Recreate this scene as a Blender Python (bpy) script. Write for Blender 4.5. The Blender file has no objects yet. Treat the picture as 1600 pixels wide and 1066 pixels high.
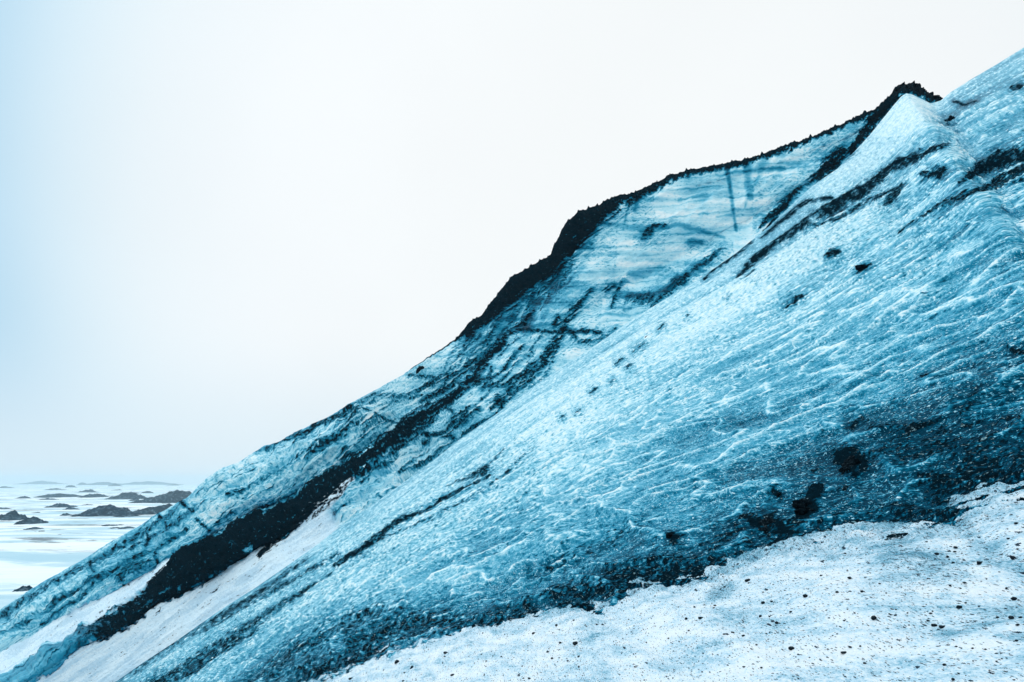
import bpy, math, random
import numpy as np
from mathutils import Vector

# ------------------------------------------------------------------ camera, sky, sun, exposure
F = 1067.0                       # focal length in photo pixels (1600 wide)
PITCH = math.atan((752 - 533) / F)
CAMZ = 1.6
scene = bpy.context.scene
COL = scene.collection
cam_d = bpy.data.cameras.new("camera")
cam_d.sensor_width = 36.0
cam_d.lens = 36.0 * F / 1600.0
cam_d.clip_start = 0.05
cam_d.clip_end = 30000.0
cam = bpy.data.objects.new("camera", cam_d)
COL.objects.link(cam)
cam.location = (0, 0, CAMZ)
cam.rotation_euler = (math.pi / 2 + PITCH, 0, 0)
scene.camera = cam

SUN_ELEV, SUN_AZ = math.radians(48), math.radians(-35)   # azimuth from +Y towards +X
world = bpy.data.worlds.new("World")
scene.world = world
world.use_nodes = True
wt = world.node_tree
wt.nodes.clear()
def wn(t, **k):
    n = wt.nodes.new(t)
    for a, b in k.items():
        setattr(n, a, b)
    return n
w_out = wn("ShaderNodeOutputWorld")
w_bg = wn("ShaderNodeBackground")
w_bg.inputs["Strength"].default_value = 0.1
w_sky = wn("ShaderNodeTexSky", sky_type="NISHITA", sun_disc=False)
w_sky.sun_elevation = SUN_ELEV
w_sky.sun_rotation = SUN_AZ
w_sky.dust_density = 1.0
w_geo = wn("ShaderNodeTexCoord")
# bright part of the cloud deck (where the light comes through), falling off to blue
GLOW = Vector((0.22, 1.0, 0.36)).normalized()
w_dot = wn("ShaderNodeVectorMath", operation="DOT_PRODUCT")
w_dot.inputs[1].default_value = GLOW
w_nrm = wn("ShaderNodeVectorMath", operation="NORMALIZE")
wt.links.new(w_geo.outputs["Generated"], w_nrm.inputs[0])
wt.links.new(w_nrm.outputs[0], w_dot.inputs[0])
w_ramp = wn("ShaderNodeValToRGB")
el = w_ramp.color_ramp.elements
el[0].position = 0.0
el[0].color = (0.98, 1.06, 1.12, 1)
el[1].position = 1.0
el[1].color = (0.97, 1.0, 1.0, 1)
for p, c in ((0.40, (0.94, 1.02, 1.08)), (0.54, (0.62, 0.82, 0.94)), (0.63, (0.38, 0.66, 0.87)), (0.70, (0.70, 0.87, 0.965)), (0.77, (0.87, 0.95, 0.99)), (0.86, (0.94, 0.98, 1.0))):
    e = el.new(p)
    e.color = (*c, 1)
w_ramp.color_ramp.interpolation = "B_SPLINE"
wt.links.new(w_dot.outputs["Value"], w_ramp.inputs[0])
w_mul = wn("ShaderNodeVectorMath", operation="SCALE")
w_mul.inputs["Scale"].default_value = 10.0
w_sep = wn("ShaderNodeSeparateXYZ")
wt.links.new(w_nrm.outputs[0], w_sep.inputs[0])
w_abs = wn("ShaderNodeMath", operation="ABSOLUTE")
wt.links.new(w_sep.outputs[2], w_abs.inputs[0])
w_band = wn("ShaderNodeMapRange", interpolation_type="SMOOTHSTEP")      # milky fog low over the horizon
w_band.inputs[1].default_value, w_band.inputs[2].default_value = 0.0, 0.22
w_band.inputs[3].default_value, w_band.inputs[4].default_value = 0.85, 0.0
wt.links.new(w_abs.outputs[0], w_band.inputs[0])
w_lite = wn("ShaderNodeMixRGB")
w_lite.inputs[2].default_value = (0.74, 0.87, 0.96, 1)
wt.links.new(w_band.outputs[0], w_lite.inputs[0])
wt.links.new(w_ramp.outputs[0], w_lite.inputs[1])
wt.links.new(w_lite.outputs[0], w_mul.inputs[0])
w_cl = wn("ShaderNodeTexNoise")
w_cl.inputs["Scale"].default_value = 2.2
w_cl.inputs["Detail"].default_value = 3
w_cm = wn("ShaderNodeMapRange")
w_cm.inputs[1].default_value, w_cm.inputs[2].default_value = 0.3, 0.7
w_cm.inputs[3].default_value, w_cm.inputs[4].default_value = 9.65, 10.1
wt.links.new(w_nrm.outputs[0], w_cl.inputs["Vector"])
wt.links.new(w_cl.outputs[0], w_cm.inputs[0])
wt.links.new(w_cm.outputs[0], w_mul.inputs["Scale"])
w_mix = wn("ShaderNodeMixRGB")
w_mix.inputs[0].default_value = 0.96
wt.links.new(w_sky.outputs[0], w_mix.inputs[1])
wt.links.new(w_mul.outputs[0], w_mix.inputs[2])
wt.links.new(w_mix.outputs[0], w_bg.inputs["Color"])
wt.links.new(w_bg.outputs[0], w_out.inputs[0])

sun_d = bpy.data.lights.new("sun", "SUN")
sun_d.energy = 1.0
sun_d.angle = math.radians(25)
sun_d.color = (0.88, 0.96, 1.0)
sun = bpy.data.objects.new("sun", sun_d)
COL.objects.link(sun)
sdir = Vector((math.sin(SUN_AZ) * math.cos(SUN_ELEV), math.cos(SUN_AZ) * math.cos(SUN_ELEV), math.sin(SUN_ELEV)))
sun.rotation_euler = sdir.to_track_quat("Z", "Y").to_euler()

scene.view_settings.view_transform = "Standard"
scene.view_settings.look = "None"
scene.view_settings.exposure = 0.0
scene.view_settings.gamma = 1.0
scene.render.engine = "CYCLES"
scene.cycles.max_bounces = 5
scene.cycles.volume_bounces = 1
scene.cycles.use_denoising = True

# ------------------------------------------------------------------ numeric helpers
rng = np.random.default_rng(7)
random.seed(7)
CA, SA = math.cos(math.radians(35)), math.sin(math.radians(35))
def cw(px, py):
    return px * CA - py * SA, px * SA + py * CA
def pxy(c, w):
    return c * CA + w * SA, -c * SA + w * CA
CP, SP = math.cos(PITCH), math.sin(PITCH)
def unproj(px, py, D):
    x = (np.asarray(px) - 800.0) / F
    y = (533.0 - np.asarray(py)) / F
    return np.stack([D * x, D * (CP - y * SP), CAMZ + D * (SP + y * CP)], -1)
def project(P):
    x, Y, z = P[..., 0], P[..., 1], P[..., 2] - CAMZ
    D = np.maximum(Y * CP + z * SP, 0.05)
    u = -Y * SP + z * CP
    return 800 + F * x / D, 533 - F * u / D, D

def _h(ix, iy, seed):
    n = (ix * 374761393 + iy * 668265263 + seed * 1274126177) & 0x7fffffff
    n = ((n ^ (n >> 13)) * 1274126177) & 0x7fffffff
    return (n ^ (n >> 16)) & 0xffff
_GA = np.linspace(0, 2 * np.pi, 65536, endpoint=False)
_GX, _GY = np.cos(_GA).astype(np.float32), np.sin(_GA).astype(np.float32)
def perlin(x, y, seed=0):
    x = np.asarray(x, np.float64); y = np.asarray(y, np.float64)
    ix, iy = np.floor(x).astype(np.int64), np.floor(y).astype(np.int64)
    fx, fy = (x - ix).astype(np.float32), (y - iy).astype(np.float32)
    u, v = fx ** 3 * (fx * (fx * 6 - 15) + 10), fy ** 3 * (fy * (fy * 6 - 15) + 10)
    def g(a, b):
        k = _h(ix + a, iy + b, seed)
        return _GX[k] * (fx - a) + _GY[k] * (fy - b)
    n0 = g(0, 0) * (1 - u) + g(1, 0) * u
    n1 = g(0, 1) * (1 - u) + g(1, 1) * u
    return (n0 * (1 - v) + n1 * v) * 1.5
def fbm(x, y, oct=4, seed=0, gain=0.5, lac=2.07):
    s, a, t = 0, 1.0, 0
    for i in range(oct):
        s = s + a * perlin(x + 13.7 * i, y - 7.3 * i, seed + i)
        t += a
        a *= gain; x = x * lac; y = y * lac
    return s / t
def ridge(x, y, seed=0):
    return 1 - np.minimum(np.abs(perlin(x, y, seed)) * 1.7, 1)
def sstep(a, b, x):
    t = np.clip((x - a) / (b - a), 0, 1)
    return t * t * (3 - 2 * t)

def rail(pts):
    a = np.array([cw(*p) for p in pts])
    a = a[np.argsort(a[:, 0])]
    return a
def at_c(r, c, slope0=0.0, slope1=0.0):
    w = np.interp(c, r[:, 0], r[:, 1])
    w = w + np.where(c < r[0, 0], (c - r[0, 0]) * slope0, 0) + np.where(c > r[-1, 0], (c - r[-1, 0]) * slope1, 0)
    return w

def stroke(mask, PX, PY, pts, width, val=1.0, soft=0.35, jit=None, mode="max"):
    """paint a ragged line on a surface; width is one number or one per point"""
    pts = [tuple(map(float, p)) for p in pts]
    ws = list(width) if hasattr(width, "__len__") else [width] * len(pts)
    if len(ws) == 2 and len(pts) > 2:
        ws = list(np.linspace(ws[0], ws[1], len(pts)))
    if len(ws) == 3 and len(pts) > 3:
        ws = list(np.interp(np.linspace(0, 2, len(pts)), [0, 1, 2], ws))
    m = max(ws) * 2 + 4
    x0, x1 = min(p[0] for p in pts) - m, max(p[0] for p in pts) + m
    y0, y1 = min(p[1] for p in pts) - m, max(p[1] for p in pts) + m
    idx = np.nonzero((PX > x0) & (PX < x1) & (PY > y0) & (PY < y1))[0]
    if not len(idx):
        return
    X, Y = PX[idx], PY[idx]
    best = np.full(len(idx), 9.0)
    for (a, b, wa, wb) in zip(pts[:-1], pts[1:], ws[:-1], ws[1:]):
        dx, dy = b[0] - a[0], b[1] - a[1]
        L = dx * dx + dy * dy + 1e-9
        t = np.clip(((X - a[0]) * dx + (Y - a[1]) * dy) / L, 0, 1)
        d = np.hypot(X - a[0] - t * dx, Y - a[1] - t * dy) / (wa + (wb - wa) * t + 0.3)
        best = np.minimum(best, d)
    if jit is not None:
        best = best + jit[idx]
    v = val * sstep(1 + soft, 1 - soft, best)
    if mode == "max":
        mask[idx] = np.maximum(mask[idx], v)
    elif mode == "sub":
        mask[idx] = mask[idx] * (1 - v)
    else:
        mask[idx] += v

def grid_mesh(name, P, attrs, uv=None, smooth=True):
    n, m = P.shape[:2]
    me = bpy.data.meshes.new(name)
    me.vertices.add(n * m)
    me.vertices.foreach_set("co", P.reshape(-1).astype(np.float32))
    i = np.arange((n - 1) * (m - 1))
    r, c = i // (m - 1), i % (m - 1)
    a = r * m + c
    q = np.stack([a, a + 1, a + m + 1, a + m], -1).astype(np.int32)
    nf = len(a)
    me.loops.add(nf * 4)
    me.loops.foreach_set("vertex_index", q.reshape(-1))
    me.polygons.add(nf)
    me.polygons.foreach_set("loop_start", (np.arange(nf) * 4).astype(np.int32))
    me.polygons.foreach_set("use_smooth", np.full(nf, smooth))
    me.update(calc_edges=True)
    for k, v in attrs.items():
        at = me.attributes.new(k, "FLOAT", "POINT")
        at.data.foreach_set("value", np.asarray(v, np.float32).reshape(-1))
    if uv is not None:
        at = me.attributes.new("lie", "FLOAT_VECTOR", "POINT")
        d = np.zeros((n * m, 3), np.float32)
        d[:, 0] = uv[0].reshape(-1); d[:, 1] = uv[1].reshape(-1)
        at.data.foreach_set("vector", d.reshape(-1))
    return me
def link(name, me, mat, parent=None, **props):
    o = bpy.data.objects.new(name, me)
    COL.objects.link(o)
    if mat is not None:
        me.materials.clear(); me.materials.append(mat)
    if parent:
        o.parent = parent
    for k, v in props.items():
        o[k] = v
    return o
def normals(P):
    du = np.gradient(P, axis=0); dv = np.gradient(P, axis=1)
    N = np.cross(du, dv)
    N /= np.linalg.norm(N, axis=-1, keepdims=True) + 1e-12
    N *= np.where(N[..., 2:3] < 0, -1, 1)
    return N

# ------------------------------------------------------------------ materials
class NT:
    def __init__(s, name):
        s.m = bpy.data.materials.new(name); s.m.use_nodes = True
        s.t = s.m.node_tree; s.t.nodes.clear()
        s.out = s.n("ShaderNodeOutputMaterial")
        s.b = s.n("ShaderNodeBsdfPrincipled")
        s.l(s.b.outputs[0], s.out.inputs[0])
    def n(s, t, **k):
        x = s.t.nodes.new(t)
        for a, b in k.items():
            setattr(x, a, b)
        return x
    def l(s, a, b):
        s.t.links.new(a, b)
    def attr(s, name):
        return s.n("ShaderNodeAttribute", attribute_name=name)
    def math(s, op, a, b=None, c=None, clamp=False):
        x = s.n("ShaderNodeMath", operation=op, use_clamp=clamp)
        for i, v in enumerate((a, b, c)):
            if v is None: continue
            if isinstance(v, (int, float)): x.inputs[i].default_value = v
            else: s.l(v, x.inputs[i])
        return x.outputs[0]
    def noise(s, vec, scale, detail=4, rough=0.55, dist=0.0, sx=1, sy=1):
        mp = s.n("ShaderNodeMapping")
        mp.inputs["Scale"].default_value = (sx, sy, 1)
        s.l(vec, mp.inputs[0])
        x = s.n("ShaderNodeTexNoise")
        x.inputs["Scale"].default_value = scale
        x.inputs["Detail"].default_value = detail
        x.inputs["Roughness"].default_value = rough
        x.inputs["Distortion"].default_value = dist
        s.l(mp.outputs[0], x.inputs["Vector"])
        return x.outputs[0]
    def step(s, v, a, b):
        x = s.n("ShaderNodeMapRange", interpolation_type="SMOOTHSTEP")
        s.l(v, x.inputs[0])
        x.inputs[1].default_value = a; x.inputs[2].default_value = b
        return x.outputs[0]
    def mix(s, f, a, b):
        x = s.n("ShaderNodeMixRGB")
        for i, v in enumerate((f, a, b)):
            if isinstance(v, (int, float)): x.inputs[i].default_value = v
            elif isinstance(v, tuple): x.inputs[i].default_value = (*v, 1)
            else: s.l(v, x.inputs[i])
        return x.outputs[0]
    def ramp(s, v, stops):
        x = s.n("ShaderNodeValToRGB")
        e = x.color_ramp.elements
        e[0].position, e[0].color = stops[0][0], (*stops[0][1], 1)
        e[1].position, e[1].color = stops[-1][0], (*stops[-1][1], 1)
        for p, c in stops[1:-1]:
            k = e.new(p); k.color = (*c, 1)
        s.l(v, x.inputs[0])
        return x.outputs[0]
    def bump(s, h, strength, dist):
        x = s.n("ShaderNodeBump")
        x.inputs["Strength"].default_value = strength
        x.inputs["Distance"].default_value = dist
        s.l(h, x.inputs["Height"])
        s.l(x.outputs[0], s.b.inputs["Normal"])

ICE = [(0.0, (0.0008, 0.036, 0.070)), (0.18, (0.002, 0.105, 0.190)), (0.36, (0.014, 0.240, 0.395)), (0.56, (0.105, 0.452, 0.64)), (0.78, (0.41, 0.75, 0.88)), (1.0, (0.80, 0.95, 1.0))]
DIRT_C = ((0.0008, 0.004, 0.008), (0.004, 0.022, 0.036))

SPK = {"glacier_ice_frosted": 0.85, "glacier_ice_layered": 0.15}
LACES = {"glacier_ice_frosted": [(0.10, 0.014, 1.0), (0.25, 0.020, 0.9), (0.6, 0.030, 0.75), (1.4, 0.05, 0.85)],
         "glacier_ice_layered": [(0.5, 0.02, 0.15), (1.3, 0.04, 0.15)]}
def ice_material(name, s_fine, s_spk, spk_amt, dirt_scale, fleck):
    k = NT(name)
    uv = k.attr("lie").outputs["Vector"]
    tone = k.attr("tone").outputs["Fac"]
    dirt = k.attr("dirt").outputs["Fac"]
    snow = k.attr("snow").outputs["Fac"]
    n1 = k.noise(uv, s_fine, 5, 0.6, 0.4, 0.6, 1.0)
    n2 = k.noise(uv, s_spk, 3, 0.65, 0.8)
    t = k.math("MULTIPLY_ADD", k.math("SUBTRACT", n1, 0.5), 0.36 if name == "glacier_ice_frosted" else 0.26, tone)
    def lace(scale, width, lo, hi, seedshift, sx=0.8, sy=1.1):
        nn = k.noise(uv, scale, 2.5, 0.55, 1.0, sx, sy)
        ln = k.step(k.math("ABSOLUTE", k.math("SUBTRACT", nn, 0.5)), width, 0.0)
        return k.math("MULTIPLY", ln, k.step(k.noise(uv, scale * seedshift, 3, 0.6), lo, hi))
    la = None
    for (m_, w_, g_) in LACES[name]:
        q_ = lace(s_spk * m_, w_, 0.44, 0.58, 0.35, 0.75, 1.15)
        q_ = k.math("MULTIPLY", q_, g_)
        la = q_ if la is None else k.math("MAXIMUM", la, q_)
    la0 = q_
    la = k.math("MULTIPLY", la, k.math("MULTIPLY_ADD", k.step(tone, 0.22, 0.66), 0.60, 0.42))
    la = k.math("MAXIMUM", la, k.math("MULTIPLY", k.math("MAXIMUM", la0, k.step(k.noise(uv, s_spk * 2.4, 2, 0.5, 0.8), 0.60, 0.66)), k.math("MULTIPLY", k.math("MULTIPLY_ADD", k.step(tone, 0.62, 0.30), 0.72, 0.28), SPK[name])))
    sp = k.math("MULTIPLY", k.math("MAXIMUM", la, k.math("MULTIPLY", k.step(n2, 0.60, 0.70), 0.45)), spk_amt)
    t = k.math("ADD", t, k.math("MULTIPLY", sp, k.math("SUBTRACT", 1.1, tone)))
    pit = k.math("MULTIPLY", k.step(k.noise(uv, s_spk * 0.8, 2, 0.6), 0.42, 0.32), 0.14)
    t = k.math("SUBTRACT", t, pit, clamp=True)
    dn = k.noise(uv, dirt_scale, 6 if name == "glacier_ice_frosted" else 4, 0.68, 0.3, 0.6, 1.3)
    dd = k.math("ADD", dirt, k.math("MULTIPLY", k.math("SUBTRACT", dn, 0.5), 3.9 if name == "glacier_ice_frosted" else 2.7))
    pre = k.math("MULTIPLY", k.step(dd, -0.35, 0.55), k.step(dirt, -0.2, 0.15))
    t = k.math("MULTIPLY", t, k.math("MULTIPLY_ADD", pre, -0.72 if name == "glacier_ice_frosted" else -0.62, 1.0))
    c = k.ramp(t, ICE)
    rip = k.noise(uv, 0.5, 4, 0.65, 0.4, 0.25, 2.2)
    c = k.mix(snow, c, k.mix(k.math("MULTIPLY", k.step(k.math("ADD", rip, k.math("MULTIPLY", k.noise(uv, s_fine * 9, 3, 0.7), 0.5)), 0.80, 0.66), 0.55), k.mix(k.noise(uv, s_fine * 0.7, 4), (0.58, 0.81, 0.97), (0.78, 0.93, 1.0)), (0.36, 0.60, 0.78)))
    grit = k.math("MULTIPLY", k.step(k.noise(uv, s_fine * 6, 4, 0.7), 0.63, 0.68), k.math("MULTIPLY", snow, 0.8))
    c = k.mix(grit, c, (0.02, 0.09, 0.14))
    df = k.math("MULTIPLY", k.step(dd, 0.40, 0.80), k.step(dirt, -0.12, 0.10))
    dc = k.mix(k.noise(uv, dirt_scale * 2.3, 4, 0.7), DIRT_C[0], DIRT_C[1])
    fl = k.math("MULTIPLY", k.step(k.noise(uv, fleck, 3, 0.6), 0.66, 0.73), 0.45)
    dc = k.mix(fl, dc, (0.20, 0.50, 0.64))
    c = k.mix(df, c, dc)
    if name == "glacier_ice_frosted":
        c = k.mix(k.math("MULTIPLY", k.step(k.noise(uv, 34.0, 2, 0.5, 0.8), 0.60, 0.68), k.math("MULTIPLY", k.step(dirt, 0.95, 0.50), k.math("MULTIPLY", df, 0.75))), c, (0.40, 0.72, 0.83))
    k.l(c, k.b.inputs["Base Color"])
    rough = k.mix(df, k.mix(snow, (0.34,) * 3, (0.8,) * 3), (0.85,) * 3)
    k.l(rough, k.b.inputs["Roughness"])
    k.b.inputs["IOR"].default_value = 1.12
    k.b.inputs["Specular Tint"].default_value = (0.25, 0.75, 1.0, 1)
    spec = k.math("MULTIPLY_ADD", df, -0.12, 0.12)
    k.l(spec, k.b.inputs["Specular IOR Level"])
    h = k.math("ADD", k.math("MULTIPLY", n1, 0.6), k.math("MULTIPLY", n2, 0.5))
    h = k.math("ADD", h, k.math("MULTIPLY", k.math("MULTIPLY", dn, df), 1.4))
    k.bump(h, 0.55, 0.35 / s_fine)
    return k.m

def rock_material(name, scale, lo=DIRT_C[0], hi=(0.012, 0.028, 0.040), frost=0.25):
    k = NT(name)
    tc = k.n("ShaderNodeTexCoord").outputs["Object"]
    n = k.noise(tc, scale, 6, 0.7)
    c = k.mix(k.step(n, 0.35, 0.7), lo, hi)
    geo = k.n("ShaderNodeNewGeometry")
    sep = k.n("ShaderNodeSeparateXYZ"); k.l(geo.outputs["Normal"], sep.inputs[0])
    up = k.math("MULTIPLY", k.step(sep.outputs[2], 0.55, 0.95), k.step(k.noise(tc, scale * 1.9, 4, 0.7), 0.5, 0.62))
    c = k.mix(k.math("MULTIPLY", up, frost), c, (0.45, 0.66, 0.78))
    k.l(c, k.b.inputs["Base Color"])
    k.b.inputs["Roughness"].default_value = 0.8
    k.b.inputs["IOR"].default_value = 1.15
    k.b.inputs["Specular IOR Level"].default_value = 0.06
    k.bump(n, 0.7, 0.4 / scale)
    return k.m

M_NEAR = ice_material("glacier_ice_frosted", 5.0, 16.0, 0.92, 9.0, 30.0)
M_FAR = ice_material("glacier_ice_layered", 0.55, 3.2, 0.16, 2.6, 4.0)
M_ROCK = rock_material("black_volcanic_grit", 2.0, frost=0.10)
M_PEB = rock_material("dark_pebble", 40.0, (0.004, 0.008, 0.012), (0.02, 0.035, 0.05), 0.25)

# ------------------------------------------------------------------ near ice slope
MARG = 100.0
def vline(px):
    return 1066 - (px - 190) * 0.6946 - MARG
KD = 3640.0
def plane_D(px, py):
    return KD / np.maximum(py - vline(px), 20.0)

R_CREST = rail([(-400, 1475), (180, 1066), (220, 1038), (275, 1002), (343, 954), (400, 918), (413, 909), (488, 857), (525, 828), (585, 787), (638, 748),
    (675, 721), (715, 689), (777, 646), (831, 606), (889, 567), (943, 531), (991, 497), (1040, 467), (1102, 429), (1147, 398),
    (1179, 372), (1204, 352), (1232, 325), (1270, 290), (1308, 264), (1337, 235), (1359, 211), (1379, 186), (1396, 165), (1408, 151), (1416, 146),
    (1426, 148), (1440, 155), (1455, 162), (1470, 157), (1487, 143), (1519, 123), (1560, 99), (1600, 74), (1800, -50), (2200, -290)])
R_BASE = rail([(-700, 1700), (100, 1240), (380, 1120), (500, 1066), (560, 1040), (640, 1012), (720, 990), (830, 968), (880, 955), (930, 962), (1010, 922), (1060, 926), (1110, 912),
    (1160, 890), (1200, 872), (1260, 862), (1340, 848), (1440, 842), (1500, 836), (1524, 806), (1562, 788), (1600, 782), (1800, 725), (2300, 560)])

R_FOOT = rail([(-700, 1700), (100, 1240), (500, 1082), (1000, 940), (1500, 800), (1800, 690), (2300, 560)])
cc = np.concatenate([np.linspace(-1500, -640, 60)[:-1], np.linspace(-640, 1330, 1480), np.linspace(1330, 1900, 60)[1:]])
tt_front = np.linspace(0, 1, 800)
c2, t2 = np.meshgrid(cc, tt_front, indexing="ij")
wc = at_c(R_CREST, cc); wb = np.convolve(np.pad(at_c(R_FOOT, cc), 60, mode="edge"), np.ones(121) / 121, "valid") + 110
W = wc[:, None] + (wb - wc)[:, None] * t2
PX, PY = pxy(c2, W)
# rail depths: on one plane, crest clamped so that the far shoulder stays at a sane distance
cx, cy = pxy(cc, wc)
mc = np.maximum(cy - vline(cx), 20)
mc_s = np.convolve(np.pad(np.maximum(mc, 62), 12, mode="edge"), np.ones(25) / 25, "valid")
bx, by = pxy(cc, wb)
mb = by - vline(bx)
INV = (mc_s[:, None] * (1 - t2) + mb[:, None] * t2) / KD
# a little convexity: the slope rolls over towards the crest
D = 1 / INV
P = unproj(PX, PY, D)
# soft shoulder in the upper right: a swelling and a hollow
A = np.zeros_like(W); B = np.zeros_like(W)
seg = np.linalg.norm(np.diff(P, axis=0), axis=-1)
A[1:] = np.cumsum(seg, 0)
A -= A[int(len(cc) * 0.45)][None, :]
segb = np.linalg.norm(np.diff(P, axis=1), axis=-1)
B[:, 1:] = np.cumsum(segb, 1)
B = B - B[:, -1:]
Bm = B[int(len(cc) * 0.55)][None, :] * 0.65 + B * 0.35
N = normals(P)

flat = lambda a: a.reshape(-1)
px, py = flat(PX), flat(PY)
a_, b_ = flat(A), flat(Bm)
dist = flat(D)
jitN = (fbm(flat(c2) / 26, flat(W) / 7, 4, 41) * 0.9).astype(np.float32)

b_ = b_ - 0.35 * 2.5 * np.log1p(np.exp(np.clip((a_ + 2) / 2.5, -30, 30)))
# --- relief: cupped melt scallops with sharp rims, elongated along the slope
wx = fbm(a_ / 2.2, b_ / 1.6, 3, 3) * 0.9
wy = fbm(a_ / 2.0, b_ / 1.7, 3, 9) * 0.9
r1 = ridge(a_ / 1.15 + wx * 0.9, b_ / 0.85 + wy * 0.9, 11)
r2 = ridge(a_ / 0.5 + wx * 1.6, b_ / 0.36 + wy * 1.6, 12)
r3 = ridge(a_ / 0.21 + wx * 3, b_ / 0.15 + wy * 3, 13)
r4 = ridge(a_ / 0.09 + wx * 5, b_ / 0.065 + wy * 5, 14)
r5 = perlin(a_ / 0.045, b_ / 0.035, 15)
big = fbm(a_ / 9, b_ / 5, 3, 21)
mid = fbm(a_ / 3.4, b_ / 1.9, 3, 22)
lowfreq = flat(t2)
fade = np.clip(lowfreq * 14, 0, 1)
footk = 1 - sstep(0.72, 0.90, lowfreq)
disp = (big * 0.30 + mid * 0.10) * footk + (r1 ** 3) * 0.065 + (r2 ** 3) * 0.026 + (r3 ** 2) * 0.010 + r4 ** 2 * 0.005 + r5 * 0.002

# --- tone: 1 frosted/bubbly white rims, 0 clear deep ice
gate = sstep(-0.25, 0.35, fbm(a_ / 1.6, b_ / 0.9, 3, 31))
gate2 = sstep(-0.3, 0.3, fbm(a_ / 0.5, b_ / 0.35, 2, 32))
lines = (r1 ** 14) * 1.0 * (0.6 + 0.4 * gate2) + (r2 ** 13) * 0.62 * gate + (r3 ** 9) * 0.36 * gate * (0.4 + 0.6 * gate2) + (r4 ** 5) * 0.42 * gate2
# clearer, darker ice low down on the right
down = sstep(0.05, 1.0, lowfreq)
clear = np.zeros_like(px)
def blob(m, x, y, rx, ry, ang, val):
    ca, sa = math.cos(math.radians(ang)), math.sin(math.radians(ang))
    dx, dy = px - x, py - y
    u, v = dx * ca - dy * sa, dx * sa + dy * ca
    m += val * np.exp(-((u / rx) ** 2 + (v / ry) ** 2))
for b in [(1560, 600, 300, 150, 12, .15), (1270, 730, 300, 80, 18, .12), (1480, 690, 240, 70, 10, .34), (1560, 560, 150, 60, 15, .22), (1200, 780, 220, 60, 22, .16), (1130, 860, 160, 40, 20, .22), (900, 920, 160, 36, 25, .25),
          (650, 1000, 160, 34, 28, .22), (450, 1040, 140, 50, 35, .2), (1480, 190, 90, 28, 35, .25), (1585, 150, 70, 70, 35, .25), (1500, 265, 90, 14, 30, .22),
          (1170, 650, 80, 18, 10, .15), (1090, 745, 130, 20, 15, .12), (1600, 420, 120, 50, 15, .15), (1560, 350, 120, 18, 18, .22), (1270, 560, 100, 20, 14, .06),
          (1000, 570, 500, 50, 35, -.16), (1250, 400, 300, 40, 30, -.14), (1420, 170, 40, 60, -50, -.30), (1340, 260, 150, 26, 42, -.3), (700, 770, 300, 30, 35, -.1),
          (760, 800, 300, 26, 33, -.06), (1350, 530, 300, 20, 14, -.05)]:
    blob(clear, *b)
tone = 0.56 - 0.10 * down - clear * 0.86 + (1 - down) ** 3 * 0.12 + mid * 0.36 + big * 0.10 + lines * (1.0 - 0.15 * down) * 0.85 - 0.10
tone += np.clip(disp - disp.mean(), -0.2, 0.2) * 0.25

# --- dirt: grit bands and stains lying on the ice, each with its own shape
dirt = np.full_like(px, -0.25)
stain = np.zeros_like(px)
WS = 0.68
def D_(pts, w, v=1.0, soft=0.4):
    w = [q * WS for q in (list(w) if hasattr(w, "__len__") else [w])]
    stroke(dirt, px, py, pts, w if len(w) > 1 else w[0], v if v > 1.0 else v * 0.86, soft + 0.25, jitN)
    w2 = [q * 1.9 + 3 for q in w]
    stroke(stain, px, py, pts, w2 if len(w2) > 1 else w2[0], v, 0.85, jitN)
# upper bands
D_([(1150, 432), (1178, 408), (1206, 385), (1240, 362), (1270, 338), (1310, 322), (1350, 300), (1385, 272), (1420, 250), (1470, 232)], (3, 11, 5), 1.0)
D_([(1190, 372), (1215, 350), (1260, 315), (1300, 308)], (2, 5, 3), .9)
D_([(1262, 352), (1310, 345), (1360, 312), (1400, 300)], (3, 5, 3), .75)
D_([(1375, 305), (1400, 300), (1420, 290)], (2, 8, 3), .8)
D_([(1445, 278), (1462, 272), (1475, 262)], (2, 6, 2), .9)
D_([(1440, 235), (1480, 228)], (2, 3), .7)
D_([(1405, 365), (1440, 345), (1480, 320), (1530, 300), (1560, 280), (1610, 258)], (2, 7, 9), .85)
D_([(1500, 285), (1530, 265), (1560, 250), (1620, 238), (1700, 215)], (3, 12, 13), 1.0)
D_([(1470, 330), (1520, 305), (1600, 285)], (2, 4, 3), .6)
D_([(1385, 325), (1400, 312), (1412, 303)], (3, 7, 4), .85)
D_([(1490, 160), (1510, 163), (1525, 158)], (2, 3, 2), .85)
D_([(1478, 190), (1490, 185)], (4, 4), .85)
D_([(1482, 196), (1495, 188)], (3, 2), .7)
D_([(1584, 142), (1600, 138)], 3, .8)
D_([(1290, 405), (1300, 397), (1312, 392)], (2, 4, 2), .8)
D_([(1340, 428), (1352, 420), (1362, 415)], (2, 4, 2), .9)
D_([(1222, 475), (1236, 465), (1250, 456)], (1, 3, 1), .8)
D_([(1185, 402), (1200, 388), (1225, 372)], (2, 6, 3), .8)
D_([(1100, 436), (1120, 418), (1150, 398), (1175, 378)], (2, 4, 3), .75)
D_([(1295, 262), (1330, 244), (1340, 236)], (1, 3, 1), .35)
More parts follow.
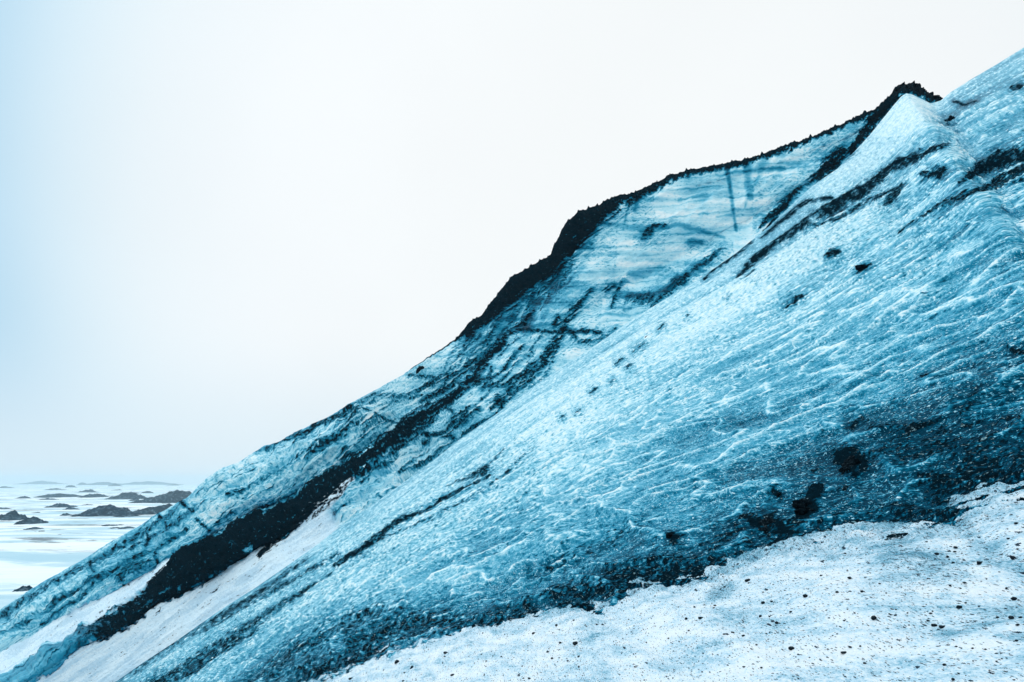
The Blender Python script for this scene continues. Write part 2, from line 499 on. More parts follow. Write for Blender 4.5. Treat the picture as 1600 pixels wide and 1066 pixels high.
# centre-left dirty seam that runs down the slope
D_([(525, 888), (560, 868), (590, 848), (630, 820), (670, 800), (700, 778), (730, 762), (765, 742)], (3, 3.5, 1.5), .8)
D_([(532, 888), (570, 865), (605, 845)], (3, 6, 2), 1.0)
D_([(740, 748), (755, 738), (765, 731)], (2, 4, 2), .9)
D_([(700, 765), (740, 745), (790, 705)], (2, 4, 1), .45)
D_([(190, 1060), (260, 1010), (330, 975), (400, 935), (460, 905), (530, 870)], (10, 9, 4), .42)
D_([(300, 1040), (370, 990), (440, 945), (520, 900)], (12, 7, 3), .55)
D_([(180, 1100), (260, 1060), (340, 1020), (400, 985)], (14, 12, 6), .55)
D_([(330, 970), (420, 915), (480, 872)], (3, 5, 2), .55)
D_([(600, 850), (680, 820), (760, 770), (840, 700)], (3, 3, 2), .28)
for (x, y, l, w, v) in [(1016, 524, 9, 3, .9), (1034, 513, 5, 2, .8), (998, 545, 9, 2, .8), (970, 565, 8, 2, .7), (985, 575, 7, 2, .6), (957, 597, 4, 2, .7), (930, 612, 6, 1.5, .6),
                        (905, 645, 7, 2, .6), (880, 655, 8, 1.5, .6), (842, 665, 6, 2, .7), (1075, 497, 4, 1.5, .6), (1140, 470, 5, 1.5, .5), (1175, 432, 8, 2, .7), (1262, 438, 8, 2, .5)]:
    l *= rng.uniform(0.5, 1.5)
    if rng.random() < 0.75:
        D_([(x - l * .8, y + l * .55), (x + l * .3, y - l * .3), (x + l * .8, y - l * .6)], (0.4, w * rng.uniform(0.5, 0.95), 0.3), v)
WS = 1.0
# foot of the slope, dark gritty band
D0_ = D_
def D_(pts, w, v=1.0, soft=0.4):
    D0_(pts, w, v if v >= 1 else min(v * 1.15, 0.90), soft + 0.25)
D_([(960, 905), (1000, 905), (1040, 900), (1090, 895), (1130, 885)], (16, 26, 14), .95, .7)
D_([(1150, 880), (1180, 865), (1210, 850)], (12, 22, 10), .95, .7)
D_([(1170, 808), (1200, 812), (1225, 822)], (6, 15, 6), 1.05, .4)
D_([(1240, 800), (1252, 780), (1268, 762), (1278, 752)], (8, 9, 4), 1.1, .3)
D_([(1205, 840), (1225, 825), (1242, 805)], (8, 9, 8), .9, .5)
D_([(1308, 706), (1326, 716), (1345, 722)], (9, 15, 8), 1.15, .35)
D_([(1326, 716), (1330, 735)], (8, 3), 1.1, .3)
D_([(1440, 586), (1452, 588)], (3, 3), .9)
D_([(1210, 768), (1216, 770)], (3, 3), 1)
D_([(1048, 838), (1056, 846)], (5, 5), 1)
D_([(1360, 665), (1400, 668), (1460, 662), (1470, 655)], (5, 7, 4), .55, .6)
D_([(1330, 665), (1345, 652)], (4, 4), .7)
D_([(1320, 640), (1328, 638)], 3, .75)
D_([(1520, 610), (1515, 625), (1500, 650), (1510, 640)], (4, 8, 4), .55, .6)
D_([(1570, 648), (1590, 648)], 4, .75)
D_([(1580, 548), (1610, 552)], 3, .7)
D_([(1240, 835), (1320, 820), (1400, 808), (1490, 800), (1520, 770)], (16, 22, 14), .72, .8)
D_([(1460, 745), (1540, 735), (1620, 730), (1700, 720)], (22, 30, 30), .9, .8)
D_([(1380, 700), (1480, 690), (1620, 690)], (16, 22, 30), .45, .8)
D_([(1100, 850), (1130, 830), (1170, 800)], (8, 10, 6), .45, .7)
D_([(860, 930), (930, 925), (1000, 918)], (8, 14, 12), .62, .8)
D_([(700, 985), (760, 985), (830, 955)], (12, 14, 12), .55, .8)
D_([(560, 1010), (640, 985), (700, 975)], (16, 18, 14), .48, .8)
D_([(480, 1062), (530, 1045), (600, 1020)], (16, 14, 10), .6, .8)
D_([(380, 1080), (440, 1040), (520, 1000), (600, 960)], (14, 16, 8), .34, .8)
D_([(840, 895), (880, 870), (940, 850), (1000, 820)], (8, 8, 6), .2, .8)
D_([(880, 950), (930, 958), (940, 950)], (8, 12, 6), .9, .6)
# general scatter of grit, more towards the foot
scat = fbm(a_ / 0.5, b_ / 0.35, 4, 51)
dirt = np.maximum(dirt, -0.25 + sstep(0.25, 0.6, scat) * (0.25 + 0.5 * down))
foot = sstep(0.70, 0.93, lowfreq)
dirt = np.maximum(dirt, -0.05 + foot * (0.72 + 0.5 * fbm(a_ / 0.6, b_ / 0.4, 3, 52)))
tone -= stain * 0.20
dirt = dirt + stain * 0.10 + perlin(flat(c2) / 5, flat(W) / 3, 56) * 0.10 + (fbm(flat(c2) / 9, flat(W) / 2.4, 3, 156) * 0.95 + perlin(flat(c2) / 60, flat(W) / 3.5, 157) * 0.3) * sstep(-0.05, 0.3, dirt) * sstep(1.08, 0.9, dirt)
dh = np.clip(dirt - 0.3, 0, 1)
disp += dh * (0.01 + 0.06 * np.abs(fbm(a_ / 0.12, b_ / 0.1, 4, 55))) * np.clip(dist / 9, 0.5, 2.0)
wbase = at_c(R_BASE, cc)
nsnow = sstep(0.12, 0.34, fbm(a_ / 0.30, b_ / 0.20, 5, 57, 0.6) + (flat(W - wbase[:, None])) / 70)
dispg = (disp * fade).reshape(W.shape)
P = P + N * dispg[..., None]
# behind the crest the ice drops away
crest = P[:, 0, :]
back = []
for i in range(1, 26):
    k = i / 25
    q = crest.copy()
    q[:, 0] -= 9 * k
    q[:, 1] += 18 * k
    q[:, 2] -= (24 * k + 14 * k * k)
    back.append(q)
back = np.stack(back[::-1], 1)
Pn = np.concatenate([back, P], 1)
ext = lambda v: np.concatenate([np.repeat(v.reshape(W.shape)[:, :1], 25, 1), v.reshape(W.shape)], 1)
Aext = ext(a_); Bext = ext(b_)
Bext[:, :25] += (np.arange(25)[None, :] - 25) * 1.4
me = grid_mesh("ice_slope", Pn, {"tone": ext(tone), "dirt": ext(dirt), "snow": ext(nsnow)}, (Aext, Bext))
link("ice_slope", me, M_NEAR, kind="structure")
NEAR_PX, NEAR_PY, NEAR_P = px, py, P.reshape(-1, 3)
def on_near(x, y):
    i = np.argmin((NEAR_PX - x) ** 2 + (NEAR_PY - y) ** 2)
    return Vector(NEAR_P[i])

# ------------------------------------------------------------------ snow at the foot
snow_edge = R_BASE.copy()
ys = np.concatenate([np.linspace(-4, 1.2, 40)[:-1], np.geomspace(1.2, 16, 900)])
xr = np.concatenate([np.linspace(-1.9, -0.72, 60)[:-1], np.linspace(-0.72, 0.86, 1000), np.linspace(0.86, 2.2, 80)[1:]])
Yg, Xr = np.meshgrid(ys, xr, indexing="ij")
Xg = Xr * np.maximum(Yg, 1.2 + 0.35 * (1.2 - Yg))
# the ice plane as z(x, y): three points on it
q = unproj(np.array([500., 1000., 1500.]), np.array([1066., 900., 800.]), plane_D(np.array([500., 1000., 1500.]), np.array([1066., 900., 800.])))
nrm = np.cross(q[1] - q[0], q[2] - q[0]); nrm /= nrm[2]
def plane_z(x, y):
    return q[0][2] - (nrm[0] * (x - q[0][0]) + nrm[1] * (y - q[0][1]))
Zi = plane_z(Xg, Yg)
spx, spy, sD = project(np.stack([Xg, Yg, Zi], -1))
sc_, sw_ = cw(spx, spy)
infr = Yg > 1.0
sd = (sw_ - at_c(snow_edge, sc_)) * sD / F
sd = np.where(infr, sd / 0.42, 4 + (1.0 - Yg))
sd = np.clip(sd, -6, 9)
th = np.where(sd > 0, 0.18 * sd, sd * 0.22)
th = np.minimum(th, 1.25 + 0.02 * sd)
Ug, Vg = 1.3 * Xg, (Yg + 1.4 * Xg) * 0.58
und = fbm(Xg / 1.3, Yg / 1.3, 3, 61) * 0.05 + fbm(Ug / 0.33, Vg / 0.33, 3, 62) * 0.022 + fbm(Ug / 0.09, Vg / 0.09, 4, 63) * 0.016 + fbm(Ug / 0.025, Vg / 0.025, 2, 64) * 0.004
en = np.exp(-np.clip(sd, 0, 9) / 0.6)
Zs = Zi + th + und * np.clip(0.5 + sd, 0.5, 1) + 0.045 + en * (fbm(Ug / 0.16, Vg / 0.12, 4, 68) * 0.07 + fbm(Ug / 0.04, Vg / 0.04, 2, 69) * 0.015)
sp3 = np.stack([Xg, Yg, Zs], -1)
s_px, s_py, _ = project(sp3)
f1, f2 = s_px.reshape(-1), s_py.reshape(-1)
sdirt = np.zeros(len(f1))
sx, sy = Xg.reshape(-1), Yg.reshape(-1)
sj = fbm(sx / 0.25, sy / 0.25, 4, 65) * 0.8
S_ = lambda pts, w, v, soft=.8: stroke(sdirt, f1, f2, pts, w, v, soft, sj)
S_([(1400, 870), (1440, 890), (1500, 900)], (30, 30, 20), .5)
S_([(1510, 830), (1530, 855), (1560, 880)], (14, 16, 14), .4)
S_([(1480, 990), (1560, 960), (1620, 940)], (14, 20, 30), .35)
S_([(1120, 925), (1140, 915)], (14, 10), .5)
S_([(1370, 920), (1420, 915)], (20, 20), .35)
S_([(1560, 860), (1600, 900), (1620, 1000)], (14, 24, 30), .35)
S_([(1290, 875), (1340, 868), (1390, 860)], (8, 9, 6), .25)
near_edge = np.exp(-np.clip(sd.reshape(-1), 0, 9) / 0.30) * 0.72
sdirt = sdirt * 1.1 + near_edge * np.clip(0.75 + 0.9 * sj, 0, 1.5)
mesh = grid_mesh("snow", sp3, {"dirt": sdirt}, (Ug, Vg))
def snow_material():
    k = NT("speckled_snow")
    uv = k.attr("lie").outputs["Vector"]
    dirt = k.attr("dirt").outputs["Fac"]
    n1 = k.noise(uv, 6, 6, 0.65)
    n2 = k.noise(uv, 26, 5, 0.7)
    n3 = k.noise(uv, 1.6, 4, 0.6)
    n0 = k.noise(uv, 2.6, 5, 0.6, 0.4, 0.6, 1.3)
    m = k.math("ADD", k.math("MULTIPLY", n1, 0.5), k.math("MULTIPLY", n2, 0.5))
    m = k.math("ADD", m, k.math("MULTIPLY", k.math("SUBTRACT", n0, 0.5), 0.8))
    m = k.math("ADD", m, k.math("MULTIPLY", k.math("SUBTRACT", k.noise(uv, 75, 4, 0.75), 0.5), 0.75))
    m = k.math("SUBTRACT", m, k.math("MULTIPLY", dirt, k.math("MULTIPLY_ADD", n2, 0.5, 0.02)))
    c = k.ramp(m, [(0.04, (0.01, 0.09, 0.15)), (0.22, (0.09, 0.33, 0.48)), (0.37, (0.36, 0.62, 0.78)), (0.47, (0.62, 0.82, 0.95)), (0.61, (0.84, 0.94, 1.0))])
    def specks(scale, rad, keep):
        v = k.n("ShaderNodeTexVoronoi", feature="F1")
        v.inputs["Scale"].default_value = scale
        v.inputs["Randomness"].default_value = 1.0
        wv = k.n("ShaderNodeVectorMath", operation="ADD")
        nz = k.n("ShaderNodeTexNoise"); nz.inputs["Scale"].default_value = scale * 2.5; nz.inputs["Detail"].default_value = 2
        k.l(uv, nz.inputs["Vector"])
        sc = k.n("ShaderNodeVectorMath", operation="SCALE"); sc.inputs["Scale"].default_value = 0.5 / scale
        k.l(nz.outputs["Color"], sc.inputs[0]); k.l(uv, wv.inputs[0]); k.l(sc.outputs[0], wv.inputs[1])
        mp = k.n("ShaderNodeMapping"); mp.inputs["Scale"].default_value = (1.0, 0.62, 1.0)
        k.l(wv.outputs[0], mp.inputs[0]); k.l(mp.outputs[0], v.inputs["Vector"])
        sp = k.n("ShaderNodeSeparateXYZ"); k.l(v.outputs["Color"], sp.inputs[0])
        r = k.math("MULTIPLY", sp.outputs[1], rad)
        inside = k.math("LESS_THAN", v.outputs["Distance"], r)
        dens = k.math("ADD", k.math("MULTIPLY", k.math("SUBTRACT", n0, 0.5), -0.5), k.math("MULTIPLY_ADD", dirt, 0.45, keep))
        return k.math("MULTIPLY", inside, k.math("LESS_THAN", sp.outputs[0], dens))
    g = k.math("MAXIMUM", specks(24, 0.29, 0.17), specks(60, 0.38, 0.30))
    g = k.math("MAXIMUM", g, k.math("MULTIPLY", specks(120, 0.5, 0.34), 0.85))
    g = k.math("MAXIMUM", g, k.step(k.math("ADD", k.noise(uv, 30, 5, 0.75), k.math("MULTIPLY", dirt, 0.20)), 0.66, 0.72))
    c = k.mix(g, c, (0.001, 0.024, 0.050))
    k.l(c, k.b.inputs["Base Color"])
    k.b.inputs["Roughness"].default_value = 0.75
    k.b.inputs["Specular IOR Level"].default_value = 0.25
    k.bump(k.math("ADD", n2, k.math("MULTIPLY", k.noise(uv, 70, 4, 0.7), 0.5)), 0.6, 0.03)
    return k.m
link("snow", mesh, snow_material(), kind="structure")
SNOWP = sp3.reshape(-1, 3)

# ------------------------------------------------------------------ far glacier ridge and gullies
R_SIL = rail([(-500, 1235), (-200, 1062), (0, 951), (34, 929), (103, 891), (168, 850), (213, 825), (247, 803), (292, 779), (309, 762), (343, 736), (371, 724), (413, 695), (440, 688), (465, 673), (514, 652),
    (550, 632), (578, 616), (630, 586), (668, 560), (709, 534), (729, 513), (736, 503), (752, 497), (768, 475), (780, 459), (799, 436), (830, 420), (862, 400),
    (866, 386), (878, 366), (884, 352), (905, 332), (927, 328), (956, 312), (988, 304), (1020, 291), (1051, 276), (1083, 268), (1106, 264), (1137, 257), (1166, 251), (1198, 241),
    (1224, 232), (1260, 219), (1300, 204), (1334, 189), (1372, 170), (1395, 150), (1415, 142), (1470, 160), (1600, 90), (1800, 0)])
R_2 = rail([(-400, 1240), (0, 1018), (82, 975), (137, 947), (192, 920), (251, 885), (309, 853), (349, 826), (401, 793), (435, 780), (488, 751), (525, 725), (563, 706), (612, 673), (638, 642), (675, 624), (713, 590), (743, 564),
    (800, 505), (850, 450), (880, 420), (905, 385), (960, 345), (1050, 300), (1200, 262), (1330, 215), (1395, 168), (1420, 160), (1475, 172), (1600, 110), (1800, 20)])
R_3 = rail([(-400, 1285), (0, 1060), (69, 1019), (144, 978), (192, 947), (240, 909), (285, 872), (311, 856), (352, 829), (404, 797), (438, 784), (491, 755), (528, 730), (566, 711), (616, 678), (642, 647), (679, 629), (717, 595), (748, 570),
    (805, 515), (856, 462), (888, 432), (915, 400), (968, 362), (1058, 318), (1206, 276), (1336, 225), (1400, 175), (1425, 168), (1480, 180), (1605, 118), (1805, 28)])
R_4 = rail([(-400, 1360), (48, 1066), (82, 1047), (130, 1012), (172, 995), (209, 975), (247, 945), (292, 927), (343, 903), (375, 879), (409, 857), (440, 842), (465, 826), (490, 800), (512, 778), (540, 756), (566, 740),
    (640, 690), (700, 640), (770, 590), (850, 530), (950, 460), (1060, 400), (1220, 315), (1345, 232), (1404, 180), (1430, 175), (1490, 190), (1610, 125), (1810, 35)])
fc = np.concatenate([np.linspace(-1300, -640, 60)[:-1], np.linspace(-640, 1160, 1300), np.linspace(1160, 1400, 30)[1:]])
rails = [at_c(R_SIL, fc), at_c(R_2, fc), at_c(R_3, fc), at_c(R_4, fc), at_c(R_CREST, fc) + 40]
for i in range(1, 5):
    rails[i] = np.maximum(rails[i], rails[i - 1] + 2)
def prof(v0, v1, v2, v3=None):
    return np.interp(fc, [-640, 0, 500, 1150], [v0, v1, v2, v3 if v3 is not None else v2])
depths = [prof(96, 92, 82, 64), prof(80, 80, 78, 62), prof(70, 78, 76, 61), prof(62, 66, 70, 60), prof(56, 55, 56, 52)]
counts = [260, 60, 150, 210]
Ws, Ds, Bs = [], [], []
bulge = [0.035, -0.012, 0.04, -0.01]
for i in range(4):
    t = np.linspace(0, 1, counts[i], endpoint=(i == 3))[None, :]
    w = rails[i][:, None] * (1 - t) + rails[i + 1][:, None] * t
    iv = (1 / depths[i])[:, None] * (1 - t) + (1 / depths[i + 1])[:, None] * t
    leftness = np.interp(fc, [-640, -100, 150], [1, 1, 0.25])[:, None]
    iv = iv * (1 + bulge[i] * 4 * t * (1 - t) * leftness)
    Ws.append(w); Ds.append(1 / iv)
FW = np.concatenate(Ws, 1); FD = np.concatenate(Ds, 1)
FC = np.repeat(fc[:, None], FW.shape[1], 1)
FX, FY = pxy(FC, FW)
FP = unproj(FX, FY, FD)
FN = normals(FP)
fx, fy = FX.reshape(-1), FY.reshape(-1)
cF, wF = FC.reshape(-1), FW.reshape(-1)
# coordinates in metres lying in the face
sA = (cF * 0.078); sB = (wF * 0.078)
right = sstep(60, 260, cF)         # 0 = ribs and gullies on the left, 1 = the tall ice wall
# in the wall the layers run level in the photograph, the ribs run down the slope
hx, hy = fx * 0.078, fy * 0.078
jitF = (fbm(cF / 26, wF / 3.2, 4, 71, 0.6) * 1.25).astype(np.float32)
jitH = (fbm(fx / 10, fy / 10, 4, 72) * 0.6).astype(np.float32)

ftone = 0.68 + fbm(cF / 140, wF / 30, 4, 73) * 0.22 * (1 - right)
ftone += fbm(cF / 130, wF / 4.5, 5, 173, 0.5) * 0.34 * (1 - right)
ftone += (fbm((hx + 0.0) / 9, (hy + hx * 0.05) / 0.9, 4, 74) * 0.34 + fbm(hx / 5, (hy - hx * 0.1) / 3.2, 3, 75) * 0.16) * right
ftone += fbm(fx / 30, fy / 60, 3, 76) * 0.06
fdirt = np.full_like(fx, -0.3)
fsnow = np.zeros_like(fx)
fstain = np.zeros_like(fx)
def FDm(pts, w, v=1.0, soft=.4, j=None):
    j = jitF if j is None else j
    w = list(w) if hasattr(w, "__len__") else [w]
    stroke(fdirt, fx, fy, pts, w if len(w) > 1 else w[0], v * (0.95 if v > 0.94 else 0.72), soft + 0.2, j)
    w2 = [q * 1.7 + 2 for q in w]
    stroke(fstain, fx, fy, pts, w2 if len(w2) > 1 else w2[0], v, 0.9, j)
dark = np.zeros_like(fx)
FT = lambda pts, w, v=.3, soft=.8, j=jitH: stroke(dark, fx, fy, pts, w, v, soft, j)
strata = (ridge(cF / 170 + fbm(cF / 60, wF / 30, 2, 301) * .5, wF / 9 + fbm(cF / 45, wF / 20, 3, 302) * .6, 303) ** 6) * sstep(-0.3, 0.3, fbm(cF / 50, wF / 12, 3, 304))
strata2 = ridge(cF / 34 + wF / 60, wF / 60, 305) ** 16 * sstep(0.1, 0.4, fbm(cF / 40, wF / 25, 3, 306))
fdirt += (strata * 0.85 + strata2 * 0.55) * (1 - right)
# --- snow filled gullies
d1 = np.minimum(wF - np.repeat(rails[1][:, None], FW.shape[1], 1).reshape(-1), np.repeat(rails[2][:, None], FW.shape[1], 1).reshape(-1) - wF)
fsnow = sstep(-1, 3, d1 + fbm(cF / 30, wF / 8, 3, 77) * 3) * sstep(-118, -140, cF + 60 - 60)
fsnow = np.where(cF < -225 + 0, sstep(-1, 3, d1 + fbm(cF / 22, wF / 5, 4, 77) * 7), 0)
d2 = wF - np.repeat(rails[3][:, None], FW.shape[1], 1).reshape(-1)
g2 = sstep(-1.5, 2.5, d2 + fbm(cF / 11, wF / 5, 4, 78) * 8) * sstep(-25, -50, cF)
fsnow = np.maximum(fsnow, g2)
SNOWTIP = 1
stroke(fsnow, fx, fy, [(470, 822), (492, 800), (512, 782), (532, 766), (552, 752)], (10, 11, 4), 1.0, .4, jitF)
# --- dark rib 2
w3 = np.repeat(rails[2][:, None], FW.shape[1], 1).reshape(-1)
w4 = np.repeat(rails[3][:, None], FW.shape[1], 1).reshape(-1)
rib = sstep(-2, 2, wF - w3 + jitF * 4) * sstep(-2, 2, w4 - wF + jitF * 4) * sstep(-500, -380, cF + jitF * 30 + (wF - w3) * 1.2) * sstep(70, 10, cF + (wF - w3) * 0.9)
fdirt = np.maximum(fdirt, -0.3 + rib * (1.25 - 1.1 * sstep(0.15, 0.5, fbm(cF / 26, wF / 7, 4, 174))))
FDm([(240, 912), (300, 880), (352, 850), (400, 822), (450, 800), (500, 772), (540, 740), (580, 712), (618, 690), (640, 668), (680, 640), (715, 612), (740, 588), (756, 566), (790, 535)], (8, 14, 17, 19, 18, 16, 13, 11, 11, 10, 8, 7, 5, 4, 3)[:15], 0.98, .3)
FDm([(130, 990), (180, 962), (240, 930)], (8, 12, 12), .35)
FDm([(410, 870), (440, 832), (470, 805)], (5, 8, 6), 1.0, .3)
# --- strip along the far rib, dark layered bands
FDm([(0, 958), (60, 922), (130, 886), (180, 855), (235, 822), (290, 788)], (2, 3, 2), .5)
FDm([(0, 985), (40, 966), (100, 930), (160, 905), (230, 868), (290, 825)], (2, 2.5, 1.5), .55)
FDm([(60, 975), (100, 955), (170, 900)], (1, 2, 1), .55)
FDm([(190, 905), (215, 890), (240, 882)], (5, 6, 4), .55)
FDm([(205, 858), (250, 828), (300, 800), (310, 795)], (3, 4, 2), .5)
for pts in [[(247, 803), (255, 815), (262, 830)], [(225, 828), (232, 842), (228, 855)], [(196, 905), (205, 918)], [(140, 880), (148, 898)], [(278, 780), (290, 792), (300, 800)], [(308, 812), (318, 822), (332, 830)], [(243, 862), (250, 880)]]:
    FDm(pts, (1.5, 2, 1), .8, .5, jitH)
FDm([(358, 775), (375, 766), (392, 757)], (2, 4, 2), .6)
FDm([(370, 770), (430, 735), (500, 700)], (2, 3, 2), .32)
FDm([(400, 705), (460, 680), (470, 672)], (1, 3, 1), .6)
FDm([(330, 830), (346, 812), (362, 800)], (2, 3, 2), .55)
FDm([(462, 695), (480, 675), (510, 655)], (3, 5, 3), .85)
FDm([(495, 665), (530, 655), (550, 645)], (5, 9, 5), .8)
FDm([(500, 710), (520, 695), (545, 680), (570, 650)], (4, 5, 3), .75)
FDm([(455, 720), (500, 700), (560, 670), (600, 655)], (2, 5, 3), .5)
FDm([(560, 700), (580, 672), (610, 660)], (3, 4, 3), .5)
FDm([(545, 705), (540, 712), (530, 718)], (4, 4, 2), .9)
FDm([(548, 640), (575, 630), (590, 620), (640, 622), (660, 620)], (2, 4, 2), .55)
FDm([(590, 652), (640, 618), (690, 585)], (2, 3, 2), .4)
FDm([(550, 640), (612, 660), (640, 672), (660, 680)], (1.5, 2, 1.5), .8, .5, jitH)
FDm([(640, 588), (670, 588), (700, 592), (720, 598)], (1.5, 3, 2), .65, .5, jitH)
FDm([(650, 612), (690, 590), (716, 580)], (2, 5, 3), .8)
FDm([(700, 640), (716, 652), (740, 655)], (2, 3, 2), .7)
# fan of dark streaks below the dirty rim, down to the near slope
streaks = [
 ([(742, 562), (700, 600), (660, 630)], (6, 8, 6), .95), ([(800, 520), (770, 545), (735, 575)], (6, 9, 6), .85), ([(835, 490), (800, 520), (770, 540)], (3, 6, 6), .8),
 ([(832, 493), (820, 505), (805, 515)], (2, 5, 2), .9), ([(925, 455), (900, 480), (885, 505), (870, 535)], (3, 8, 9), .95), ([(872, 530), (850, 560), (820, 585), (790, 600), (760, 605)], (8, 8, 4), .95),
 ([(872, 540), (840, 580), (800, 610), (785, 640)], (4, 8, 8), .85), ([(830, 595), (800, 615), (780, 628), (770, 640)], (5, 8, 6), 1), ([(890, 500), (865, 510), (872, 495), (876, 500)], (2, 4, 3), .8),
 ([(805, 515), (840, 518), (880, 522), (920, 520), (940, 522)], (3, 3, 5), .85), ([(890, 520), (905, 535), (925, 535)], (6, 5, 3), .75), ([(820, 540), (800, 565), (770, 590), (752, 608)], (3, 4, 3), .7),
 ([(778, 560), (790, 545), (810, 530)], (2, 3, 2), .6), ([(768, 575), (765, 590), (740, 600), (760, 570)], (3, 6, 4), .8), ([(720, 595), (750, 603), (780, 606)], (2, 3, 2), .7),
 ([(735, 640), (710, 660), (690, 680), (660, 690)], (4, 8, 5), .8), ([(640, 672), (670, 680), (700, 684), (718, 690)], (3, 4, 5), 1.0), ([(715, 690), (690, 708), (660, 730), (630, 745)], (5, 5, 3), .7),
 ([(690, 640), (660, 672), (620, 705), (590, 728), (560, 750)], (3, 7, 5), .9), ([(752, 640), (720, 668), (700, 680)], (3, 5, 3), .8), ([(780, 650), (745, 672), (720, 688)], (3, 6, 4), .8),
 ([(640, 650), (660, 640), (690, 610)], (2, 4, 2), .6), ([(560, 745), (530, 775), (500, 800), (480, 815)], (4, 6, 3), .8), ([(640, 700), (600, 730), (565, 755)], (3, 5, 3), .55),
 ([(800, 700), (790, 690)], 2, .5), ([(770, 640), (790, 632), (812, 605)], (3, 5, 2), .7), ([(636, 738), (650, 715), (668, 700)], (1, 2, 1), .6), ([(630, 748), (640, 725), (655, 705)], (1, 2, 1), .6),
 ([(920, 540), (945, 530), (965, 515)], (2, 4, 2), .5), ([(730, 590), (700, 625), (680, 655)], (2, 3, 2), .5), ([(705, 605), (680, 640), (650, 665)], (2, 3, 2), .5),
 ([(800, 580), (760, 620), (730, 650)], (1.5, 3, 1.5), .5), ([(850, 520), (830, 550), (800, 575)], (1.5, 3, 1.5), .5), ([(870, 550), (850, 590), (826, 610)], (2, 3, 2), .5), ([(745, 520), (715, 560), (690, 590)], (2, 4, 2), .4),
 ([(712, 540), (705, 555), (695, 575)], (2, 3, 2), .4), ([(790, 490), (770, 520), (745, 545)], (4, 5, 3), .5), ([(815, 480), (800, 500), (780, 530)], (3, 4, 3), .45), ([(730, 530), (720, 550), (712, 565)], (4, 4, 2), .5)]
for p, w, v in streaks:
    FDm(p, [q * 0.62 for q in w] if hasattr(w, "__len__") else w, min(v, 0.85))
# the dirty rim of the wall: debris that caps the ice
wsil = np.repeat(rails[0][:, None], FW.shape[1], 1).reshape(-1)
rim_c = [cw(*p)[0] for p in [(640, 577), (709, 534), (729, 513), (768, 475), (799, 436), (862, 398), (884, 352), (905, 332), (956, 312), (1000, 300), (1051, 276), (1106, 264), (1200, 241), (1300, 204), (1372, 170), (1395, 150)]]
rim_t = [0, 3, 14, 16, 30, 38, 30, 34, 16, 15, 9, 9, 9, 9, 10, 14]
thick = np.interp(cF, rim_c, rim_t)
rim = sstep(1.25, 0.35, (wF - wsil) / np.maximum(thick * 0.95, 0.5) + jitH * 0.45 + fbm((fx * 0.76 + fy * 0.65) / 3.5, (-fx * 0.65 + fy * 0.76) / 30, 3, 291) * 0.6) * (cF > rim_c[0])
fdirt = np.maximum(fdirt, -0.3 + rim * 1.4)
for (x, y, x2, y2, w, v) in [(870, 400, 800, 470, 13, 1), (800, 470, 745, 510, 10, 1), (940, 330, 890, 395, 10, 1), (1005, 300, 985, 320, 7, .9), (880, 385, 872, 402, 10, 1), (960, 325, 930, 345, 9, 1), (905, 350, 885, 385, 12, 1.1), (845, 425, 800, 460, 16, 1.1), (760, 500, 735, 522, 7, 1)]:
    FDm([(x, y), (x2, y2)], (w, w * .7), v, .3)
# soft grey-blue meltwater stains hanging below the rim
for (x, y, x2, y2, w, v) in [(1136, 262, 1142, 300, 4, .5), (1142, 300, 1150, 360, 3, .42), (1168, 258, 1172, 310, 8, .42), (1196, 250, 1180, 290, 6, .28), (1168, 312, 1164, 325, 2, .25),
                             (980, 330, 974, 360, 2, .3), (1000, 310, 992, 330, 4, .4), (930, 360, 900, 400, 4, .28), (925, 370, 905, 430, 5, .15), (870, 440, 850, 500, 8, .28), (840, 470, 820, 520, 10, .35),
                             (800, 490, 780, 520, 12, .3), (900, 430, 880, 460, 4, .2), (1090, 275, 1100, 320, 10, .1), (1220, 245, 1215, 275, 8, .15), (1330, 200, 1320, 230, 10, .2), (1280, 220, 1270, 250, 8, .12)]:
    FT([(x, y), (x2, y2)], (w, w * .6), v)
for pts, w, v in [([(940, 350), (990, 355), (1060, 352), (1130, 370)], (2, 5, 2), .3), ([(950, 352), (970, 355)], 3, .25), ([(985, 430), (1030, 425), (1060, 428)], (4, 7, 3), .35),
                  ([(970, 460), (1020, 462), (1070, 440)], (4, 9, 6), .42), ([(1040, 455), (1060, 440), (1090, 420), (1120, 400)], (6, 9, 5), .5), ([(868, 450), (900, 445), (940, 452), (980, 440)], (4, 7, 3), .28),
                  ([(1080, 380), (1095, 378)], (5, 4), .35), ([(1120, 340), (1150, 337), (1200, 335)], (1, 2, 1), .3), ([(1095, 338), (1105, 335)], 3, .2), ([(960, 375), (1000, 372)], 3, .15), ([(860, 400), (880, 470), (850, 500)], 10, .12),
                  ([(930, 520), (900, 520), (880, 515)], (3, 5, 3), .35), ([(1050, 345), (1060, 350)], 5, .2), ([(1000, 270), (1200, 330)], 1, .0), ([(1200, 265), (1280, 250), (1300, 240)], (4, 6, 3), .15),
                  ([(1080, 290), (1180, 272), (1200, 262)], (14, 10, 6), .14), ([(1060, 310), (1130, 305), (1190, 303)], (2, 3, 2), .16), ([(600, 740), (570, 770), (530, 800), (500, 815)], (8, 12, 8), .14)]:
    FT(pts, w, v)
FDm([(1005, 375), (1012, 362), (1022, 352)], (2, 7, 3), .85, .4, jitH)
FDm([(1006, 360), (1022, 353), (1040, 350)], (2, 3, 1), .7, .4, jitH)
FDm([(1190, 355), (1215, 335), (1235, 310), (1262, 290)], (4, 6, 2), .9)
FDm([(1195, 365), (1225, 330), (1245, 302)], (2, 3, 2), 1.0)
FDm([(1280, 278), (1300, 258), (1312, 244), (1318, 240)], (6, 13, 6), .95)
FDm([(1262, 288), (1282, 272), (1300, 262)], (4, 6, 5), .9)
